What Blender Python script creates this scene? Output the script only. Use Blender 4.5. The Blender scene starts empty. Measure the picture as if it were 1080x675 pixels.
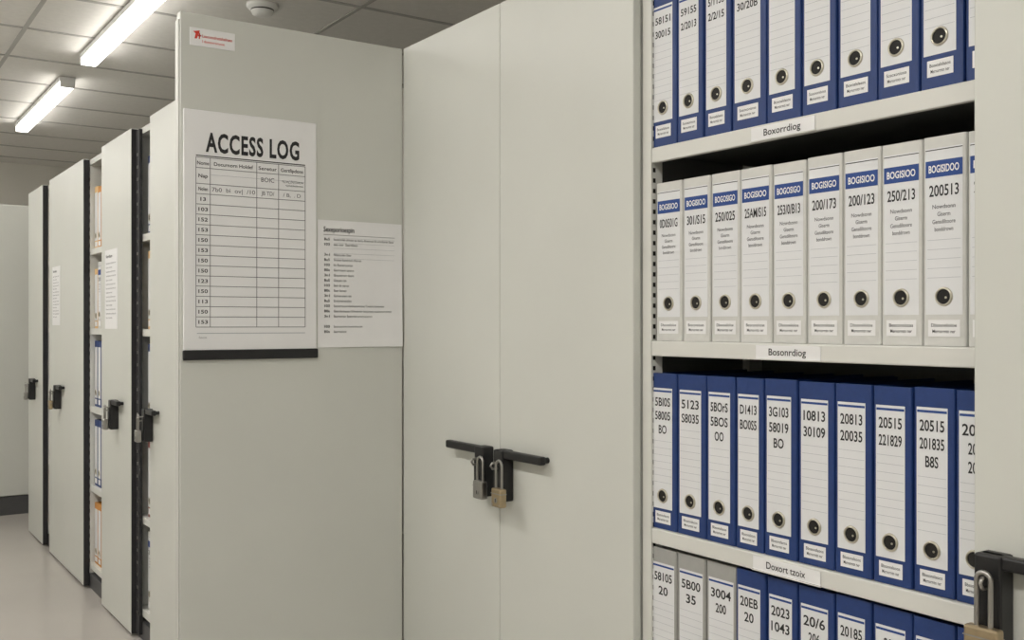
import bpy, bmesh, math, random
from mathutils import Vector
random.seed(4)
R=random.Random(7)
F_=1067.0; PHI=math.radians(34.2); C_=math.cos(PHI); T_=math.tan(PHI); XV=540-F_*T_
H=1.27
def Yp(px,a): return a*F_/(C_*C_)/(px-XV)-a*T_

# ---------------------------------------------------------------- materials
def mat(name,col,rough=0.5,metal=0.0,noise=0.0,nscale=20,bump=0.0,bscale=200,emit=None,spec=0.5):
    m=bpy.data.materials.new(name); m.use_nodes=True
    nt=m.node_tree; b=nt.nodes['Principled BSDF']
    b.inputs['Roughness'].default_value=rough
    b.inputs['Metallic'].default_value=metal
    b.inputs['Specular IOR Level'].default_value=spec
    b.inputs['Base Color'].default_value=(*col,1)
    tc=nt.nodes.new('ShaderNodeTexCoord')
    if noise>0:
        n=nt.nodes.new('ShaderNodeTexNoise'); n.inputs['Scale'].default_value=nscale; n.inputs['Detail'].default_value=4
        nt.links.new(tc.outputs['Object'],n.inputs['Vector'])
        r=nt.nodes.new('ShaderNodeMapRange')
        r.inputs['From Min'].default_value=0.3; r.inputs['From Max'].default_value=0.7
        r.inputs['To Min'].default_value=1-noise; r.inputs['To Max'].default_value=1+noise
        nt.links.new(n.outputs['Fac'],r.inputs['Value'])
        mx=nt.nodes.new('ShaderNodeVectorMath'); mx.operation='SCALE'
        mx.inputs[0].default_value=col
        nt.links.new(r.outputs['Result'],mx.inputs['Scale'])
        nt.links.new(mx.outputs['Vector'],b.inputs['Base Color'])
    if bump>0:
        n=nt.nodes.new('ShaderNodeTexNoise'); n.inputs['Scale'].default_value=bscale; n.inputs['Detail'].default_value=2
        nt.links.new(tc.outputs['Object'],n.inputs['Vector'])
        bp=nt.nodes.new('ShaderNodeBump'); bp.inputs['Strength'].default_value=bump; bp.inputs['Distance'].default_value=0.001
        nt.links.new(n.outputs['Fac'],bp.inputs['Height']); nt.links.new(bp.outputs['Normal'],b.inputs['Normal'])
    if emit:
        b.inputs['Emission Color'].default_value=(*emit[0],1); b.inputs['Emission Strength'].default_value=emit[1]
    return m
M={}
M['paint']=mat('cabinet_paint',(0.62,0.63,0.585),0.40,noise=0.02,nscale=3,bump=0.08,bscale=400)
M['paint2']=mat('cabinet_paint_body',(0.58,0.585,0.545),0.5,noise=0.02,nscale=4)
M['edge']=mat('edge_trim_grey',(0.40,0.40,0.38),0.45,noise=0.02)
M['shelf']=mat('shelf_enamel',(0.68,0.68,0.64),0.4,noise=0.02,nscale=6)
M['shelfshade']=mat('shelf_interior_shade',(0.13,0.13,0.125),0.6,noise=0.03)  # dark grey puts the shadow inside the bays into the colour
M['black']=mat('black_plastic',(0.010,0.010,0.011),0.4,noise=0.1,bump=0.1)
M['rubber']=mat('black_rubber',(0.02,0.02,0.022),0.7,noise=0.1)
M['steel']=mat('brushed_steel',(0.42,0.41,0.39),0.3,1.0,noise=0.05,nscale=60)
M['brass']=mat('brass',(0.46,0.37,0.24),0.38,0.9,noise=0.06,nscale=60)
M['ring']=mat('ring_metal',(0.60,0.57,0.48),0.28,1.0,noise=0.03)
M['hole']=mat('hole_dark',(0.008,0.007,0.006),0.7,noise=0.05)
M['blue']=mat('binder_blue',(0.012,0.040,0.165),0.5,noise=0.06,nscale=90,bump=0.3,bscale=700)
M['white']=mat('binder_white',(0.63,0.63,0.60),0.5,noise=0.03,nscale=60,bump=0.2,bscale=700)
M['grey']=mat('binder_grey',(0.36,0.36,0.34),0.5,noise=0.03,nscale=60,bump=0.2,bscale=700)
M['cream']=mat('folder_cream',(0.70,0.47,0.22),0.6,noise=0.05)
M['orange']=mat('folder_orange',(0.55,0.24,0.05),0.6,noise=0.05)
M['red']=mat('folder_red',(0.22,0.05,0.04),0.6,noise=0.05)
M['pages']=mat('page_block',(0.09,0.087,0.083),0.8,noise=0.2,nscale=150)
M['paper']=mat('paper',(0.82,0.82,0.82),0.6,noise=0.01)
M['paperg']=mat('paper_label',(0.74,0.75,0.76),0.6,noise=0.01)
M['ink']=mat('ink_black',(0.02,0.02,0.022),0.6,noise=0.02)
M['inkg']=mat('ink_grey',(0.16,0.16,0.17),0.6,noise=0.02)
M['rule']=mat('ink_rule',(0.42,0.44,0.47),0.6,noise=0.02)
M['inkb']=mat('ink_blue',(0.016,0.06,0.25),0.6,noise=0.02)
M['inkr']=mat('ink_red',(0.65,0.05,0.03),0.6,noise=0.02)
M['tube']=mat('lamp_diffuser',(0.9,0.9,0.9),0.5,emit=((1.0,0.96,0.90),9.5),noise=0.01)
M['tubefill']=mat('fill_diffuser',(0.9,0.9,0.9),0.5,emit=((1.0,0.97,0.93),26.5),noise=0.01)  # stronger glow for the added fill lamps out of view
M['lampbody']=mat('lamp_housing',(0.7,0.7,0.68),0.4,noise=0.01)
M['ceiling']=mat('ceiling_tile',(0.74,0.725,0.69),0.9,noise=0.03,nscale=30,bump=0.4,bscale=300)
M['tbar']=mat('ceiling_tbar',(0.42,0.41,0.39),0.6,noise=0.02)
M['wall']=mat('wall_paint',(0.68,0.66,0.60),0.8,noise=0.02,nscale=3,bump=0.1,bscale=200)
M['floor']=mat('floor_vinyl',(0.47,0.44,0.405),0.26,noise=0.04,nscale=1.5,bump=0.03,bscale=60)
M['plinth']=mat('plinth_dark',(0.07,0.07,0.072),0.5,noise=0.05)

# ---------------------------------------------------------------- builder
class Fr:
    def __init__(s,o,r,u):
        s.o=Vector(o); s.r=Vector(r); s.u=Vector(u); s.n=s.r.cross(s.u)
    def P(s,a,b,c): return s.o+s.r*a+s.u*b+s.n*c
def FX(x,y,z): return Fr((x,y,z),(0,-1,0),(0,0,1))   # surface facing -X ; u runs -Y
def FY(x,y,z): return Fr((x,y,z),(1,0,0),(0,0,1))    # surface facing -Y ; u runs +X
_tc={}
def tgeo(s,bold):
    k=(s,bold)
    if k in _tc: return _tc[k]
    cu=bpy.data.curves.new('t','FONT'); cu.body=s; cu.resolution_u=3; cu.offset=0.028*bold
    if bold>.9: cu.space_character=1.12
    ob=bpy.data.objects.new('t',cu); bpy.context.scene.collection.objects.link(ob)
    dg=bpy.context.evaluated_depsgraph_get()
    me=bpy.data.meshes.new_from_object(ob.evaluated_get(dg))
    vs=[(v.co.x,v.co.y) for v in me.vertices]; fs=[tuple(p.vertices) for p in me.polygons]
    bpy.data.objects.remove(ob); bpy.data.curves.remove(cu); bpy.data.meshes.remove(me)
    _tc[k]=(vs,fs); return _tc[k]
class MB:
    def __init__(s): s.v=[];s.f=[];s.m=[];s.sm=[];s.mats=[]
    def mi(s,k):
        if k not in s.mats: s.mats.append(k)
        return s.mats.index(k)
    def add(s,vs,fs,k,smooth=False):
        b=len(s.v); s.v+= [tuple(p) for p in vs]; i=s.mi(k)
        for f in fs: s.f.append([b+j for j in f]); s.m.append(i); s.sm.append(smooth)
    def rect(s,F,u0,u1,v0,v1,w,k):
        s.add([F.P(u0,v0,w),F.P(u1,v0,w),F.P(u1,v1,w),F.P(u0,v1,w)],[(0,1,2,3)],k)
    def box(s,F,u0,u1,v0,v1,w0,w1,k):
        p=[F.P(a,b,c) for c in (w0,w1) for b in (v0,v1) for a in (u0,u1)]
        s.add(p,[(1,0,2,3),(4,5,7,6),(0,1,5,4),(3,2,6,7),(2,0,4,6),(1,3,7,5)],k)
    def wb(s,x0,x1,y0,y1,z0,z1,k):
        F=Fr((0,0,0),(1,0,0),(0,1,0)); s.box(F,x0,x1,y0,y1,z0,z1,k)
    def rbox(s,F,u0,u1,v0,v1,w0,w1,k,r=0.003,seg=2):
        bm=bmesh.new(); bmesh.ops.create_cube(bm,size=1)
        for v in bm.verts:
            v.co=Vector(((u0+u1)/2+v.co.x*(u1-u0),(v0+v1)/2+v.co.y*(v1-v0),(w0+w1)/2+v.co.z*(w1-w0)))
        bmesh.ops.bevel(bm,geom=bm.edges[:],offset=r,segments=seg,affect='EDGES',profile=0.5)
        bm.verts.index_update()
        s.add([F.P(*v.co) for v in bm.verts],[tuple(v.index for v in f.verts) for f in bm.faces],k,False)
        bm.free()
    def cyl(s,F,u,v,w0,w1,r,k,n=20,r1=None):
        r1=r if r1 is None else r1
        vs=[];
        for w,rr in ((w0,r),(w1,r1)):
            for i in range(n):
                a=2*math.pi*i/n; vs.append(F.P(u+rr*math.cos(a),v+rr*math.sin(a),w))
        s.add(vs,[(i,(i+1)%n,n+(i+1)%n,n+i) for i in range(n)],k,True)
        s.add([vs[i] for i in range(n)],[tuple(range(n-1,-1,-1))],k)
        s.add([vs[n+i] for i in range(n)],[tuple(range(n))],k)
    def lathe(s,F,u,v,prof,k,n=20):
        vs=[]
        for rr,w in prof:
            for i in range(n):
                a=2*math.pi*i/n; vs.append(F.P(u+rr*math.cos(a),v+rr*math.sin(a),w))
        fs=[]
        for j in range(len(prof)-1):
            for i in range(n): fs.append((j*n+i,j*n+(i+1)%n,(j+1)*n+(i+1)%n,(j+1)*n+i))
        s.add(vs,fs,k,True)
    def tube(s,pts,r,k,n=10):
        pts=[Vector(p) for p in pts]; vs=[]
        ref=None
        for i,p in enumerate(pts):
            d=(pts[min(i+1,len(pts)-1)]-pts[max(i-1,0)]).normalized()
            if ref is None:
                ref=Vector((0,0,1)) if abs(d.z)<0.9 else Vector((1,0,0))
            a=(ref-d*ref.dot(d)).normalized(); ref=a; b=d.cross(a)
            for j in range(n):
                t=2*math.pi*j/n; vs.append(p+a*math.cos(t)*r+b*math.sin(t)*r)
        fs=[(i*n+j,i*n+(j+1)%n,(i+1)*n+(j+1)%n,(i+1)*n+j) for i in range(len(pts)-1) for j in range(n)]
        s.add(vs,fs,k,True)
        s.add(vs[:n],[tuple(range(n-1,-1,-1))],k); s.add(vs[-n:],[tuple(range(n))],k)
    def text(s,F,u,v,w,txt,h,k,align='c',bold=0,width=None):
        vs,fs=tgeo(txt,bold)
        if not vs: return
        x0=min(p[0] for p in vs); x1=max(p[0] for p in vs)
        sy=h/0.72; sx=sy if width is None else width/max(1e-6,(x1-x0))
        off={'l':x0,'c':(x0+x1)/2,'r':x1}[align]
        s.add([F.P(u+(p[0]-off)*sx,v+p[1]*sy,w) for p in vs],fs,k)
    def obj(s,name,parent=None):
        me=bpy.data.meshes.new(name); me.from_pydata(s.v,[],s.f)
        for k in s.mats: me.materials.append(M[k])
        me.polygons.foreach_set('material_index',s.m); me.polygons.foreach_set('use_smooth',s.sm)
        me.update()
        o=bpy.data.objects.new(name,me); bpy.context.scene.collection.objects.link(o)
        if parent: o.parent=parent
        return o
def empty(name,loc=(0,0,0)):
    e=bpy.data.objects.new(name,None); e.empty_display_size=0.1; bpy.context.scene.collection.objects.link(e); return e

# ---------------------------------------------------------------- room
CE=2.70; X0,X1,Y0,Y1=-1.7,2.9,-2.2,9.9
b=MB(); b.wb(X0-.1,X1+.1,Y0-.1,Y1+.1,-0.1,0,'floor'); b.obj('floor')
b=MB(); b.wb(X0-.1,X1+.1,Y0-.1,Y1+.1,CE,CE+.1,'ceiling'); b.obj('ceiling')
b=MB(); b.wb(X0-.1,X0,Y0-.1,Y1+.1,0,CE,'wall'); b.obj('wall_left')
b=MB(); b.wb(X1,X1+.1,Y0-.1,Y1+.1,0,CE,'wall'); b.obj('wall_right')
b=MB(); b.wb(X0,X1,Y1,Y1+.1,0,CE,'wall'); b.obj('wall_back')
b=MB(); b.wb(X0,X1,Y0-.1,Y0,0,CE,'wall'); b.obj('wall_front')
b=MB(); b.wb(X0,X1,Y1-.015,Y1,0,.1,'plinth'); b.obj('baseboard_back')
b=MB(); b.wb(X0,X0+.015,Y0,Y1-.015,0,.1,'plinth'); b.obj('baseboard_left')
b=MB()
x=-1.6
while x<X1:
    if x>X0: b.wb(x-.010,x+.010,Y0,Y1,CE-.004,CE+.001,'tbar')
    x+=1.2
y=Y0+.35
while y<Y1:
    b.wb(X0,X1,y-.010,y+.010,CE-.0045,CE+.001,'tbar'); y+=.6
b.obj('trim_ceiling_grid')

def lamp(x,y0,y1,k='tube',w=.035):
    b=MB()
    b.wb(x-w-.006,x+w+.006,y0-.01,y1+.01,CE-.03,CE-.0045,'lampbody')
    b.wb(x-w,x+w,y0,y1,CE-.062,CE-.03,k)
    b.wb(x-w-.004,x+w+.004,y0-.02,y0,CE-.064,CE-.03,'lampbody')
    b.wb(x-w-.004,x+w+.004,y1,y1+.02,CE-.064,CE-.03,'lampbody')
    b.obj('ceiling_or_fill_light')  # name shared by visible fixtures and the added off-camera fill lamps
lamp(1.155,4.15,5.68); lamp(1.16,6.28,7.9)
lamp(-.35,4.15,5.68,'tubefill',.08); lamp(-.35,6.28,7.2,'tubefill',.08); lamp(-.35,8.2,9.6,'tubefill',.09)  # unseen fill row, added; the last one brightens the back wall
lamp(-.35,1.9,3.45,'tubefill',.09); lamp(-.35,-.3,1.2,'tubefill',.09); lamp(-.35,-2.0,-.8,'tubefill',.09)  # near part of the fill row, added out of view for even light

# smoke detector
b=MB(); Fd=Fr((1.62,4.37,CE),(1,0,0),(0,-1,0))
b.lathe(Fd,0,0,[(.0,-.0),(.07,.0),(.07,.012),(.062,.022),(.05,.024),(.05,.03),(.045,.045),(.03,.053),(.001,.055)],'lampbody',28)
b.cyl(Fd,0,0,.024,.0295,.051,'black',28)
b.obj('smoke_detector')

# ---------------------------------------------------------------- door slab helper
TOP=H+.797
def slab(b,x,ya,yb,z0=0.03,z1=TOP,th=.022):
    F=FX(x,ya,0)
    b.rbox(F,0,ya-yb,z0,z1,-th,0,'paint',.003,2)

# ---------------------------------------------------------------- latch + padlock
def latch(b,x,yc,dirn,z=H-.305,length=.19):
    F=FX(x,yc,z)
    b.rbox(F,-.02,.02,-.125,0,0,.034,'black',.004)
    b.rbox(F,-.0165,.0165,-.118,-.03,.034,.037,'black',.001,1)
    if dirn>0: b.rbox(F,-length+.02,.018,-.02,.0,.012,.03,'black',.004)
    else: b.rbox(F,-.018,length-.02,-.02,.0,.012,.03,'black',.004)
    e=-length+.03 if dirn>0 else length-.03
    b.cyl(F,e,-.010,0,.014,.007,'black',12)
    pts=[F.P(.004,-.03,.03),F.P(.004,-.03,.052),F.P(.004,-.036,.057),F.P(.004,-.044,.052),F.P(.004,-.044,.03)]
    b.tube(pts,.003,'steel',8)
def padlock(x,yc,k,drop=.082,bw=.042,bh=.045,z=H-.305,name='padlock',rr=.3,tr=.003):
    b=MB(); F=FX(x,yc,z)
    w=.049
    zt=-drop
    b.rbox(F,-bw/2,bw/2,zt-bh,zt,w-.009,w+.009,k,.004,3)
    b.box(F,-bw/2-.0003,bw/2+.0003,zt-bh*.30,zt-bh*.26,w-.0085,w+.0094,'steel')
    r=bw*rr; pts=[]
    pts.append(F.P(-r,zt-.003,w))
    top=-.034-r+.012
    for i in range(13):
        a=math.pi-math.pi*i/12
        pts.append(F.P(r*math.cos(a),top+r*math.sin(a),w))
    pts.append(F.P(r,zt-.003,w))
    b.tube(pts,tr,'steel',10)
    b.cyl(F,0,zt-bh*.62,w+.009,w+.0102,.0065,'steel',16)
    b.box(F,-.0009,.0009,zt-bh*.62-.004,zt-bh*.62+.004,w+.0102,w+.0108,'hole')
    for sx in (-1,1):
        b.cyl(F,sx*bw*.36,zt-bh*.86,w+.009,w+.0098,.002,'steel',8)
    return b.obj(name)

# ---------------------------------------------------------------- double-door cabinet
XD=1.385; XS=1.405
ya=Yp(685,1.40)
yl=2.598; ym=Yp(527,XD); yr=Yp(670,XD)
cab=empty('storage_cabinet')
b=MB()
b.wb(1.409,1.80,ya+.036,yl,0,.06,'plinth'); b.wb(1.409,1.80,ya+.036,yl,.06,TOP-.003,'paint2')
b.obj('body',cab)
b=MB(); slab(b,XD,yl,ym+.0012); b.obj('door_leaf_a',cab)
b=MB(); slab(b,XD,ym-.0012,yr+.006); b.obj('door_leaf_b',cab)
b=MB(); latch(b,XD,2.138,+1); b.obj('latch_a',cab)
b=MB(); latch(b,XD,2.050,-1); b.obj('latch_b',cab)
padlock(XD,2.106,'steel',.080); padlock(XD,2.022,'brass',.088)

# ---------------------------------------------------------------- projecting partition panel
pan=empty('partition_panel')
b=MB(); PL=.747; PR=1.384; PY=2.60
F=FY(0,PY,0)
b.rbox(F,PL,PR,0,TOP,-.03,0,'paint',.003)
b.obj('panel_sheet',pan)
b=MB(); b.rbox(F,PL-.004,PL+.0,0.02,TOP-.02,-.029,-.003,'paint2',.0015,1); b.obj('edge_strip',pan)

# name plate
b=MB(); F=FY(.771,PY,H+.714)
b.rbox(F,0,.118,0,.046,0.0002,.002,'paper',.0009,1)
b.add([F.P(.008,.036,.0026),F.P(.026,.040,.0026),F.P(.018,.018,.0026),F.P(.012,.018,.0026),F.P(.015,.031,.0026)],[(0,1,2,3,4)],'inkr')
b.rect(F,.021,.029,.025,.028,.0028,'inkr'); b.rect(F,.023,.026,.018,.034,.0028,'inkr')
b.text(F,.032,.023,.0027,'Lxecutodratishelnatn',.008,'inkr','l',.4,width=.078)
b.text(F,.032,.010,.0027,'I domovromnon',.007,'inkr','l',.3,width=.058)
b.obj('name_plate')

# access log board
b=MB(); XL=.7545; WL=.361; ZB=H-.070; HT=.620
F=FY(XL,PY,ZB)
b.rbox(F,0,WL,0,HT,.0002,.005,'paper',.0015,1)
b.rbox(F,-.002,WL+.003,-.022,.004,0.0002,.012,'black',.003)
w=.0056
def px(x):
    u=(x-540)/F_; z=PY/(C_-u*math.sin(PHI)); return z*(math.sin(PHI)+u*C_)-XL
def pv(y,x=205):
    u=(x-540)/F_; z=PY/(C_-u*math.sin(PHI)); return z*(342-y)/F_+H-ZB
b.text(F,(px(216)+px(315))/2,pv(158.5),w,'ACCESS LOG',.049,'ink','c',1.1,width=px(315)-px(216.5))
b.rect(F,px(206),px(321),pv(158.5)-.014,pv(158.5)-.0115,w,'ink')
tl,tr=px(206),px(321); tt=pv(165.5); tb=pv(345)
cols=[tl,px(221),px(270),px(293),tr]
ys=[tt]; hh=tt-tb
ys.append(tt-hh*.062); ys.append(tt-hh*.155)
for i in range(1,15): ys.append(ys[2]-(ys[2]-tb)*i/14)
for yy in ys: b.rect(F,tl,tr,yy-.0008,yy+.0008,w,'inkg')
for c in cols: b.rect(F,c-.0008,c+.0008,tb,tt,w+.0001,'inkg')
hd=['Nome','Docurnorn Holdef','Seretur','Gertfipdons']
for i,t in enumerate(hd):
    cw=cols[i+1]-cols[i]; b.text(F,(cols[i]+cols[i+1])/2,ys[1]+.008,w,t,.0095,'ink','c',.4,width=cw*.84)
labs=['Nap','Nolen','13','103','152','153','150','153','150','150','123','150','113','150','153']
for i,t in enumerate(labs):
    a,c=ys[i+1],ys[i+2]
    b.text(F,(cols[0]+cols[1])/2,(a+c)/2-.0045,w,t,.0095,'ink','c',.6,width=.024 if len(t)>2 else .014)
b.text(F,(cols[2]+cols[3])/2,(ys[1]+ys[2])/2-.003,w,'BOIC',.012,'inkg','c',.3,width=.036)
b.text(F,(cols[2]+cols[3])/2,(ys[2]+ys[3])/2-.005,w,'JB TD/',.011,'inkg','c',.2,width=.036)
b.text(F,(cols[1]+cols[2])/2,(ys[2]+ys[3])/2-.005,w,'7b0  bi  ov|  /10',.011,'inkg','c',.2,width=.115)
b.text(F,(cols[3]+cols[4])/2,(ys[2]+ys[3])/2-.005,w,'/ B,  . D',.010,'inkg','c',.2,width=.05)
def scrib(u0,u1,v,amp,k=14):
    pts=[]
    for i in range(k*3+1):
        t=i/(k*3); pts.append(F.P(u0+(u1-u0)*t+.003*math.sin(i*2.1),v+amp*math.sin(i*1.35)*(1-.5*t)*R.uniform(.5,1),w))
    b.tube(pts,.0004,'inkg',4)
scrib(cols[3]+.01,cols[4]-.006,(ys[1]+ys[2])/2+.002,.006)
scrib(cols[3]+.02,cols[4]-.006,(ys[1]+ys[2])/2-.008,.003)
b.rect(F,(cols[1]+.002),(cols[4]-.002),ys[1]-.0165,ys[1]-.0157,w,'rule')
b.rect(F,px(207),px(321),pv(352),pv(351.2),w,'rule')
b.text(F,px(209),pv(357),w,'Gomvn',.005,'inkg','l',0,width=.02)
b.obj('access_log_board')

# second sheet
b=MB(); F=FY(1.121,PY,H-.064); W2=.2585; H2=.352
nu=10
vs=[];fs=[]
def curl(u,v): return .0012+ .007*max(0,(u/W2-.6)/.4)**2*max(0,1-v/H2)+ .002*abs(math.sin(u*14))
for j in range(nu+1):
    for i in range(nu+1):
        u=W2*i/nu; v=H2*j/nu; vs.append(F.P(u,v,curl(u,v)))
for j in range(nu):
    for i in range(nu):
        a=j*(nu+1)+i; fs.append((a,a+1,a+nu+2,a+nu+1))
b.add(vs,fs,'paper',True)
w=.0042
b.text(F,.016,H2-.032,w,'Sexeporioespin',.014,'ink','l',.5,width=.092)
b.rect(F,.016,.235,H2-.041,H2-.040,w,'inkg')
lines=['Iesserenlet drimen sa tevre dinetrosn lin eriodoren lisno','sen onr  Sserslisen','','Ndamnuien Gesr','Sraoen kerernon thovsn','lin Rexernuvrsn','Geormuenn tansmn','Gresnsnrum deurn','Gonuen ron','Sem dn oerun','Seer lomen','Gsrnerunen ron','Srmmrersenslen','Sesnermuoenrlenmenomnnes Trensrs mevenovr','Gsernlenmenov Srlmexmor tenormen tseamonsrnomen','Seermoreor Soenrmen eronmensmon','','Sexerunommronvenremonem','Seermesoon']
for i,t in enumerate(lines):
    v=H2-.056-i*.0142
    if t: b.text(F,.046,v,w,t,.0066,'inkg','l',.3,width=min(.185,len(t)*.0038))
    if t: b.text(F,.018,v,w,['Bu5','103','B0s','3n1'][i%4],.007,'ink','l',.5,width=.016)
for i in range(5):
    b.rect(F,.046,.235,H2-.049-i*.0142,H2-.0484-i*.0142,w,'rule')
b.obj('instruction_sheet')

# ---------------------------------------------------------------- shelving unit with binders
ye=.60
SH=[.752,.362,-.034,-.418,-.775]
un=empty('shelving_unit')
b=MB()
zt=TOP
def post(b,y0,y1,slots=True):
    b.wb(XS+.003,XS+.034,y0,y1,0,zt,'shelf'); 
    b.wb(XS+.034,1.75,y1-.006,y1-.002,0,zt,'shelfshade')
    b.wb(1.70,1.74,y0,y1,0,zt,'shelf')
    if slots:
        z=.1
        while z<zt-.05:
            b.wb(XS+.008,XS+.015,y0-.0006,y0+.0006,z,z+.009,'hole'); 
            z+=.0215
post(b,ya+.004,ya+.03); 
b.wb(XS+.003,XS+.034,ye-.03,ye,0,zt,'shelf'); b.wb(1.70,1.74,ye-.03,ye,0,zt,'shelf')
b.obj('uprights',un)
b=MB(); b.wb(1.741,1.748,ye-.03,ya+.03,.02,zt,'shelfshade'); b.obj('back_panel',un)  # back sheet coloured dark to paint in the bay's shadow
b=MB()
for s in SH+[-1.16]:
    z=H+s
    b.rbox(FX(XS,ya,z),0,ya-ye,-.031,0,-.012,0,'shelf',.0025,2)
    b.wb(XS+.012,1.735,ye,ya,z-.006,z-.001,'shelf')
    b.wb(XS+.012,1.735,ye,ya,z-.012,z-.0062,'shelfshade')  # dark layer paints the shade on the shelf underside
b.wb(XS+.003,1.75,ye-.03,ya+.03,zt,zt+.004,'shelf')
b.wb(XS+.01,1.735,ye,ya,0.0,.06,'plinth')
b.obj('shelves',un)
b=MB()
for (p0,p1,s,t) in ((793,860,.362,'Boxorrdiog'),(798,866,-.034,'Bosonrdiog'),(795,866,-.418,'Doxort tzoix')):
    y0=Yp(p0,XS);y1=Yp(p1,XS)
    F=FX(XS,y0,H+s-.029)
    b.box(F,0,y0-y1,0,.025,.0002,.002,'paper'); 
    b.box(F,-.002,y0-y1+.002,-.001,.001,.0002,.004,'shelf')
    b.text(F,(y0-y1)/2,.0075,.0025,t,.0125,'ink','c',.35,width=(y0-y1)*.58)
b.obj('shelf_tickets',un)

def binder(b,xs,y0,y1,z,h,kind,lines,top=None,small=None,depth=.28,detail=True,hv=.212,lbf=.13,sl=(.035,.112),th=.0175):
    g=.0012; F=FX(xs,y0-g,z); W=(y0-y1)-2*g
    col=kind
    prof=[(0,-.012),(0,-.004),(.0012,-.0012),(.004,0),(W-.004,0),(W-.0012,-.0012),(W,-.004),(W,-.012)]
    vs=[F.P(u,0,w_) for u,w_ in prof]+[F.P(u,h,w_) for u,w_ in prof]; n=len(prof)
    b.add(vs,[(i,i+1,n+i+1,n+i) for i in range(n-1)]+[(7,0,n,n+7)],col)
    b.add([vs[i] for i in range(n)],[tuple(range(n-1,-1,-1))],col); b.add([vs[n+i] for i in range(n)],[tuple(range(n))],col)
    t=.003
    b.box(F,0,t,0,h,-depth,-.012,col); b.box(F,W-t,W,0,h,-depth,-.012,col)
    b.box(F,t+.004,W-t-.004,.004,h-.018,-depth+.02,-.016,'pages')
    b.box(F,W*.3,W*.7,h-.018,h-.010,-.09,-.03,'steel')
    m=.085*W if kind!='white' else .07*W
    mr=.16*W if kind=='blue' else .07*W
    lb,lt=h*lbf,h*.905
    if kind=='white': lb,lt=h*.15,h*.945
    b.rect(F,m,W-mr,lb,lt,.0005,'paperg')
    c=(m+W-mr)/2; lw=W-m-mr
    if kind=='white':
        b.rect(F,m,W-mr,lt-.0035,lt-.0022,.0008,'ink')
        b.rect(F,m,W-mr,h*.805,h*.885,.0008,'inkb')
        if top: b.text(F,c,h*.828,.0011,top,.0115,'paper','c',.8,width=lw*.82)
        v=h*.715
        b.text(F,c,v,.0009,lines[0],.0175,'ink','c',.55,width=lw*.8)
        sm=['Nowdsonn','Giserm','Gensdiltoore','bonddrown']
        for i,tx in enumerate(sm):
            b.text(F,c,h*(.655-.036*i),.0009,tx,.0066,'inkg','c',.35,width=lw*(.62,.35,.62,.5)[i])
        for i in range(5): b.rect(F,m+.003,W-mr-.003,h*(.505-.045*i),h*(.505-.045*i)+.0006,.0008,'rule')
    elif detail:
        b.rect(F,m+.001,W-mr-.001,lt-h*.026,lt-h*.014,.0008,'inkb')
        v=lt-h*.115
        for i,tx in enumerate(lines):
            b.text(F,c,v-.028*i,.0009,tx,th,'ink','c',.6,width=lw*(.8 if len(tx)>3 else .42))
        v0=v-.028*len(lines)+.012
        i=0
        while v0-.014*i>h*.29:
            b.rect(F,m+.002,W-mr-.002,v0-.014*i,v0-.014*i+.0006,.0008,'rule'); i+=1
    hr=min(.0142,W*.23); vv=h*hv
    b.lathe(F,c,vv,[(hr*.80,.0006),(hr*.82,.003),(hr*.93,.0036),(hr*1.02,.0022),(hr*1.05,.0006)],'ring',20)
    b.cyl(F,c,vv,.0005,.0011,hr*.84,'hole',18)
    b.cyl(F,c+hr*.25,vv-hr*.1,.0011,.0018,hr*.13,'ring',8)  # small off-centre dot painting a highlight inside the hole
    a0,a1=(W*.17,W*.78) if kind=='blue' else (m+.06*W,W-mr-.06*W)
    b.rect(F,a0,a1,h*sl[0],h*sl[1],.0007,'paper')
    if detail:
        cc=(a0+a1)/2; q=(sl[1]-sl[0])
        b.text(F,cc,h*(sl[0]+q*.58),.0009,small or 'Bbssonslaoos',.0055,'ink','c',.3,width=(a1-a0)*.8)
        b.text(F,cc,h*(sl[0]+q*.22),.0009,'Mernormtn ner',.0055,'ink','c',.3,width=(a1-a0)*.72)

def row(edges,shelf,kinds,texts,h,xs,tops=None,smalls=None,**kw):
    b=MB()
    for i in range(len(edges)-1):
        y0=Yp(edges[i],xs); y1=Yp(edges[i+1],xs)
        k=kinds[i] if isinstance(kinds,list) else kinds
        binder(b,xs+R.uniform(-.001,.002),y0,y1,H+shelf+.0005,h+R.uniform(-.001,.001),k,texts[i],tops[i] if tops else None,smalls[i%len(smalls)] if smalls else None,**kw)
    return b.obj('lever_arch_binders')
XB=1.415
row([687,714,742,771,808,845,882,925,970,1017,1066],.362,'blue',
    [['58151','30015'],['59155','2/2013'],['5/1153','2/2/15'],['30120','30/20B'],['58/30','300/8'],['30/13','20/BIG'],['301/05','20/82'],['2010/','20081'],['208/5','20/05'],['205','20']],.318,XB,None,
    ['Boxoalslaaos','Sosoxonisoss'],hv=.25,lbf=.165,sl=(.06,.14),th=.0145)
row([692,720,749,780,814,850,888,929,973,1020,1068],-.034,'white',
    [['0D0501G'],['301/S15'],['250/025'],['25AM/S15'],['253/0/B13'],['200/173'],['200/123'],['250/213'],['200513'],['2005']],.322,XB,
    ['BOGISIOO','BOGISIOO','BOGOSIGO','BOGISIOO','BOGOSIGO','BOGISIGO','BOGISIOO','BOGISIOO','BOGISIDOO','BOGIS'],
    ['Dboonelioloe','Besconsissas'],hv=.235,sl=(.045,.125))
row([687,714,745,776,806,841,880,920,962,1007,1054],-.418,'blue',
    [['5BI0S','58005','BO'],['5123','S8035'],['5BOrS','5BOS','OO'],['D1413','BO0S5'],['3G103','58019','BO'],['10813','30109'],['20813','20035'],['20515','221829'],['20515','201835','B8S'],['2051','200','200']],.318,XB)
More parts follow.
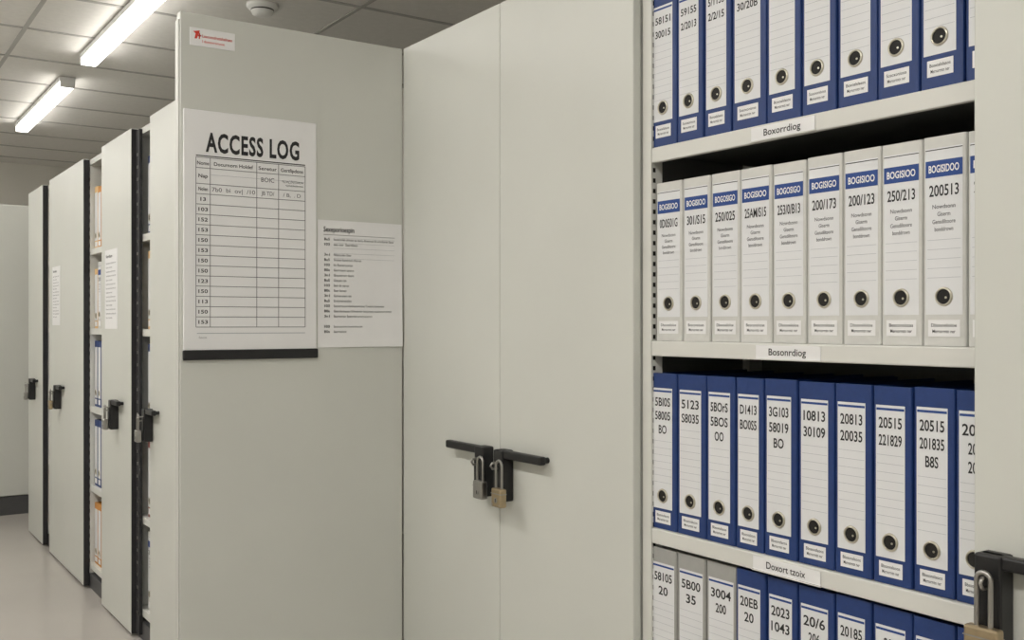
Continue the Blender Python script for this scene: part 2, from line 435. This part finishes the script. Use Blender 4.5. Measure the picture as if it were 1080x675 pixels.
row([686,714,744,776,808,841,880,919,962,1008,1055],-.775,['grey','grey','grey','blue','blue','blue','blue','blue','blue','blue'],
    [['58105','20'],['5B00','35'],['3004','200'],['20EB','20'],['2023','1043'],['20/6','206'],['20185','20'],['200','20'],['205','20'],['20','20']],.318,XB)

# sliding door in front of unit (near end)
sd=empty('sliding_door')
XN=1.362; yn=Yp(1027,XN)
b=MB(); slab(b,XN,yn,.22,0.02,TOP,.028); 
b.wb(XN+.028,XN+.036,.3,yn-.1,TOP-.06,TOP-.02,'edge'); b.wb(XN+.028,XS,.3,.56,TOP-.06,TOP-.02,'edge')
b.wb(XN-.002,XN+.034,.22,yn,0,.02,'plinth')
b.obj('door_leaf',sd)
b=MB(); latch(b,XN,yn-.040,-1,H-.318,.22)
b.obj('latch',sd)
padlock(XN,yn-.044,'brass',.096,.050,.05,z=H-.318,rr=.2,tr=.0036)

# ---------------------------------------------------------------- left run of shelving, further down the aisle
XR=1.03; XB2=1.06
runE=empty('mobile_shelving')
b=MB()
b.wb(XB2,1.56,3.35,6.80,0,.07,'plinth')
b.wb(XB2,1.56,3.35,6.80,TOP-.03,TOP-.004,'paint2')
b.wb(1.54,1.56,3.35,6.80,.07,TOP-.03,'shelfshade')
yA=Yp(158,XR); yC0=Yp(138.5,XR); yC1=Yp(107,XR); yE0=Yp(88,XR); yE1=Yp(52,XR); yG0=Yp(45,XR); yG1=Yp(30,XR)
for yy in (3.35,yA,yC0+.01,yC1,yE0+.0,yE1,yG0,6.76):
    b.wb(XB2,1.54,yy,yy+.02,.07,TOP-.03,'shelf')
b.obj('carcass',runE)
b=MB()
for s in [.362,-.02,-.395,-.775,-1.15]:
    b.wb(XB2+.002,1.53,3.37,6.76,H+s-.028,H+s,'shelf')
b.obj('shelves',runE)
b=MB()
for yy in (yC1-.001,yE0-.0,yC0+.01):
    z=.12
    while z<TOP-.08:
        b.wb(XB2-.001,XB2+.001,yy+.004,yy+.016,z,z+.018,'hole'); z+=.04
b.wb(XB2-.012,XB2,yC0-.055,yC0-.0,0.02,TOP-.01,'rubber')
z=.1
while z<TOP-.08:
    b.wb(XB2-.0135,XB2-.0115,yC0-.035,yC0-.02,z,z+.012,'steel'); z+=.05
b.obj('slotted_uprights',runE)
def rdoor(name,y0,y1,z1=TOP):
    b=MB(); F=FX(XR,y1,0)
    b.rbox(F,0,y1-y0-.006,.012,z1,-.028,0,'paint',.003)
    b.box(F,y1-y0-.006,y1-y0,.012,z1-.004,-.0275,-.0015,'rubber')
    b.obj(name,runE)
rdoor('door_leaf_a',3.37,yA); rdoor('door_leaf_b',yC0,yC1); rdoor('door_leaf_c',yE0,yE1); rdoor('door_leaf_d',yG0,yG1)
b=MB()
yls=[yA-.03,Yp(124,XR),Yp(64,XR),Yp(37,XR)]
for y in yls: latch(b,XR,y,-1,H-.32,.13)
b.obj('latches',runE)
for y,k in zip(yls,('steel','steel','brass','steel')): padlock(XR,y+.01,k,.08,.04,.046,z=H-.32)
def notice(px0,px1,zt,zb):
    y0=Yp(px0,XR); y1=Yp(px1,XR); b=MB(); F=FX(XR,y0,H+zb); W=y0-y1; h=zt-zb
    b.box(F,0,W,0,h,.0003,.0012,'paper')
    b.text(F,W*.1,h*.9,.0018,'Nordson',.014,'ink','l',.5,width=W*.5)
    for i in range(14):
        b.text(F,W*.1,h*(.82-.053*i),.0018,['Seernoven lomren tor','Gsern omren','Lonerm sen doren mo'][i%3],.008,'inkg','l',.1,width=W*(.8,.5,.75)[i%3])
    b.obj('notice_sheet')
notice(111,124,.325,-.02)
notice(55.5,63.5,.31,-.005)
def bay(y0,y1,kinds):
    y0,y1=max(y0,y1),min(y0,y1)
    for s,ks in zip([.362,-.02,-.395,-.775,-1.15],kinds):
        b=MB(); n=max(1,int(round((y0-y1)/.075))); wd=(y0-y1)/n
        for i in range(n):
            binder(b,XB2+.02,y0-wd*i,y0-wd*(i+1),H+s+.0005,.315-(0 if ks[i%len(ks)] in('blue','white') else R.uniform(0,.03)),ks[i%len(ks)],['20'],None,None,.25,False)
        b.obj('file_folders')
bay(yE0-.004,yC1+.024,[['cream','orange','cream','cream'],['cream','white','cream'],['blue'],['blue','blue','white'],['orange','orange','cream']])
bay(yC0-.06,yA+.024,[['blue','white'],['cream','white','orange'],['blue'],['red','red'],['white','grey']])
bay(yG0-.03,yE1+.024,[['cream'],['cream'],['blue'],['blue'],['orange']])

# end-of-aisle cabinet
b=MB(); 
b.wb(-1.5,1.45,7.46,7.9,.125,TOP,'paint2'); b.wb(-1.5,1.45,7.455,7.9,0,.125,'plinth')
for x in (-1.5,-.9,-.3,.3,.9):
    b.rbox(FY(0,7.46,0),x+.002,min(x+.598,1.45),.13,TOP-.004,0,.018,'paint',.003)
b.obj('filing_cabinet')

# ---------------------------------------------------------------- world + camera
w=bpy.data.worlds.new('world'); bpy.context.scene.world=w; w.use_nodes=True
w.node_tree.nodes['Background'].inputs[0].default_value=(.8,.8,.8,1); w.node_tree.nodes['Background'].inputs[1].default_value=.3
cd=bpy.data.cameras.new('camera'); cam=bpy.data.objects.new('camera',cd); bpy.context.scene.collection.objects.link(cam)
cam.location=(0,0,H); cam.rotation_euler=(math.pi/2,0,-PHI)
cd.lens=36*F_/1080; cd.sensor_width=36; cd.shift_y=4.5/1080; cd.clip_start=.02
bpy.context.scene.camera=cam
bpy.context.scene.view_settings.view_transform='Standard'
bpy.context.scene.view_settings.look='None'
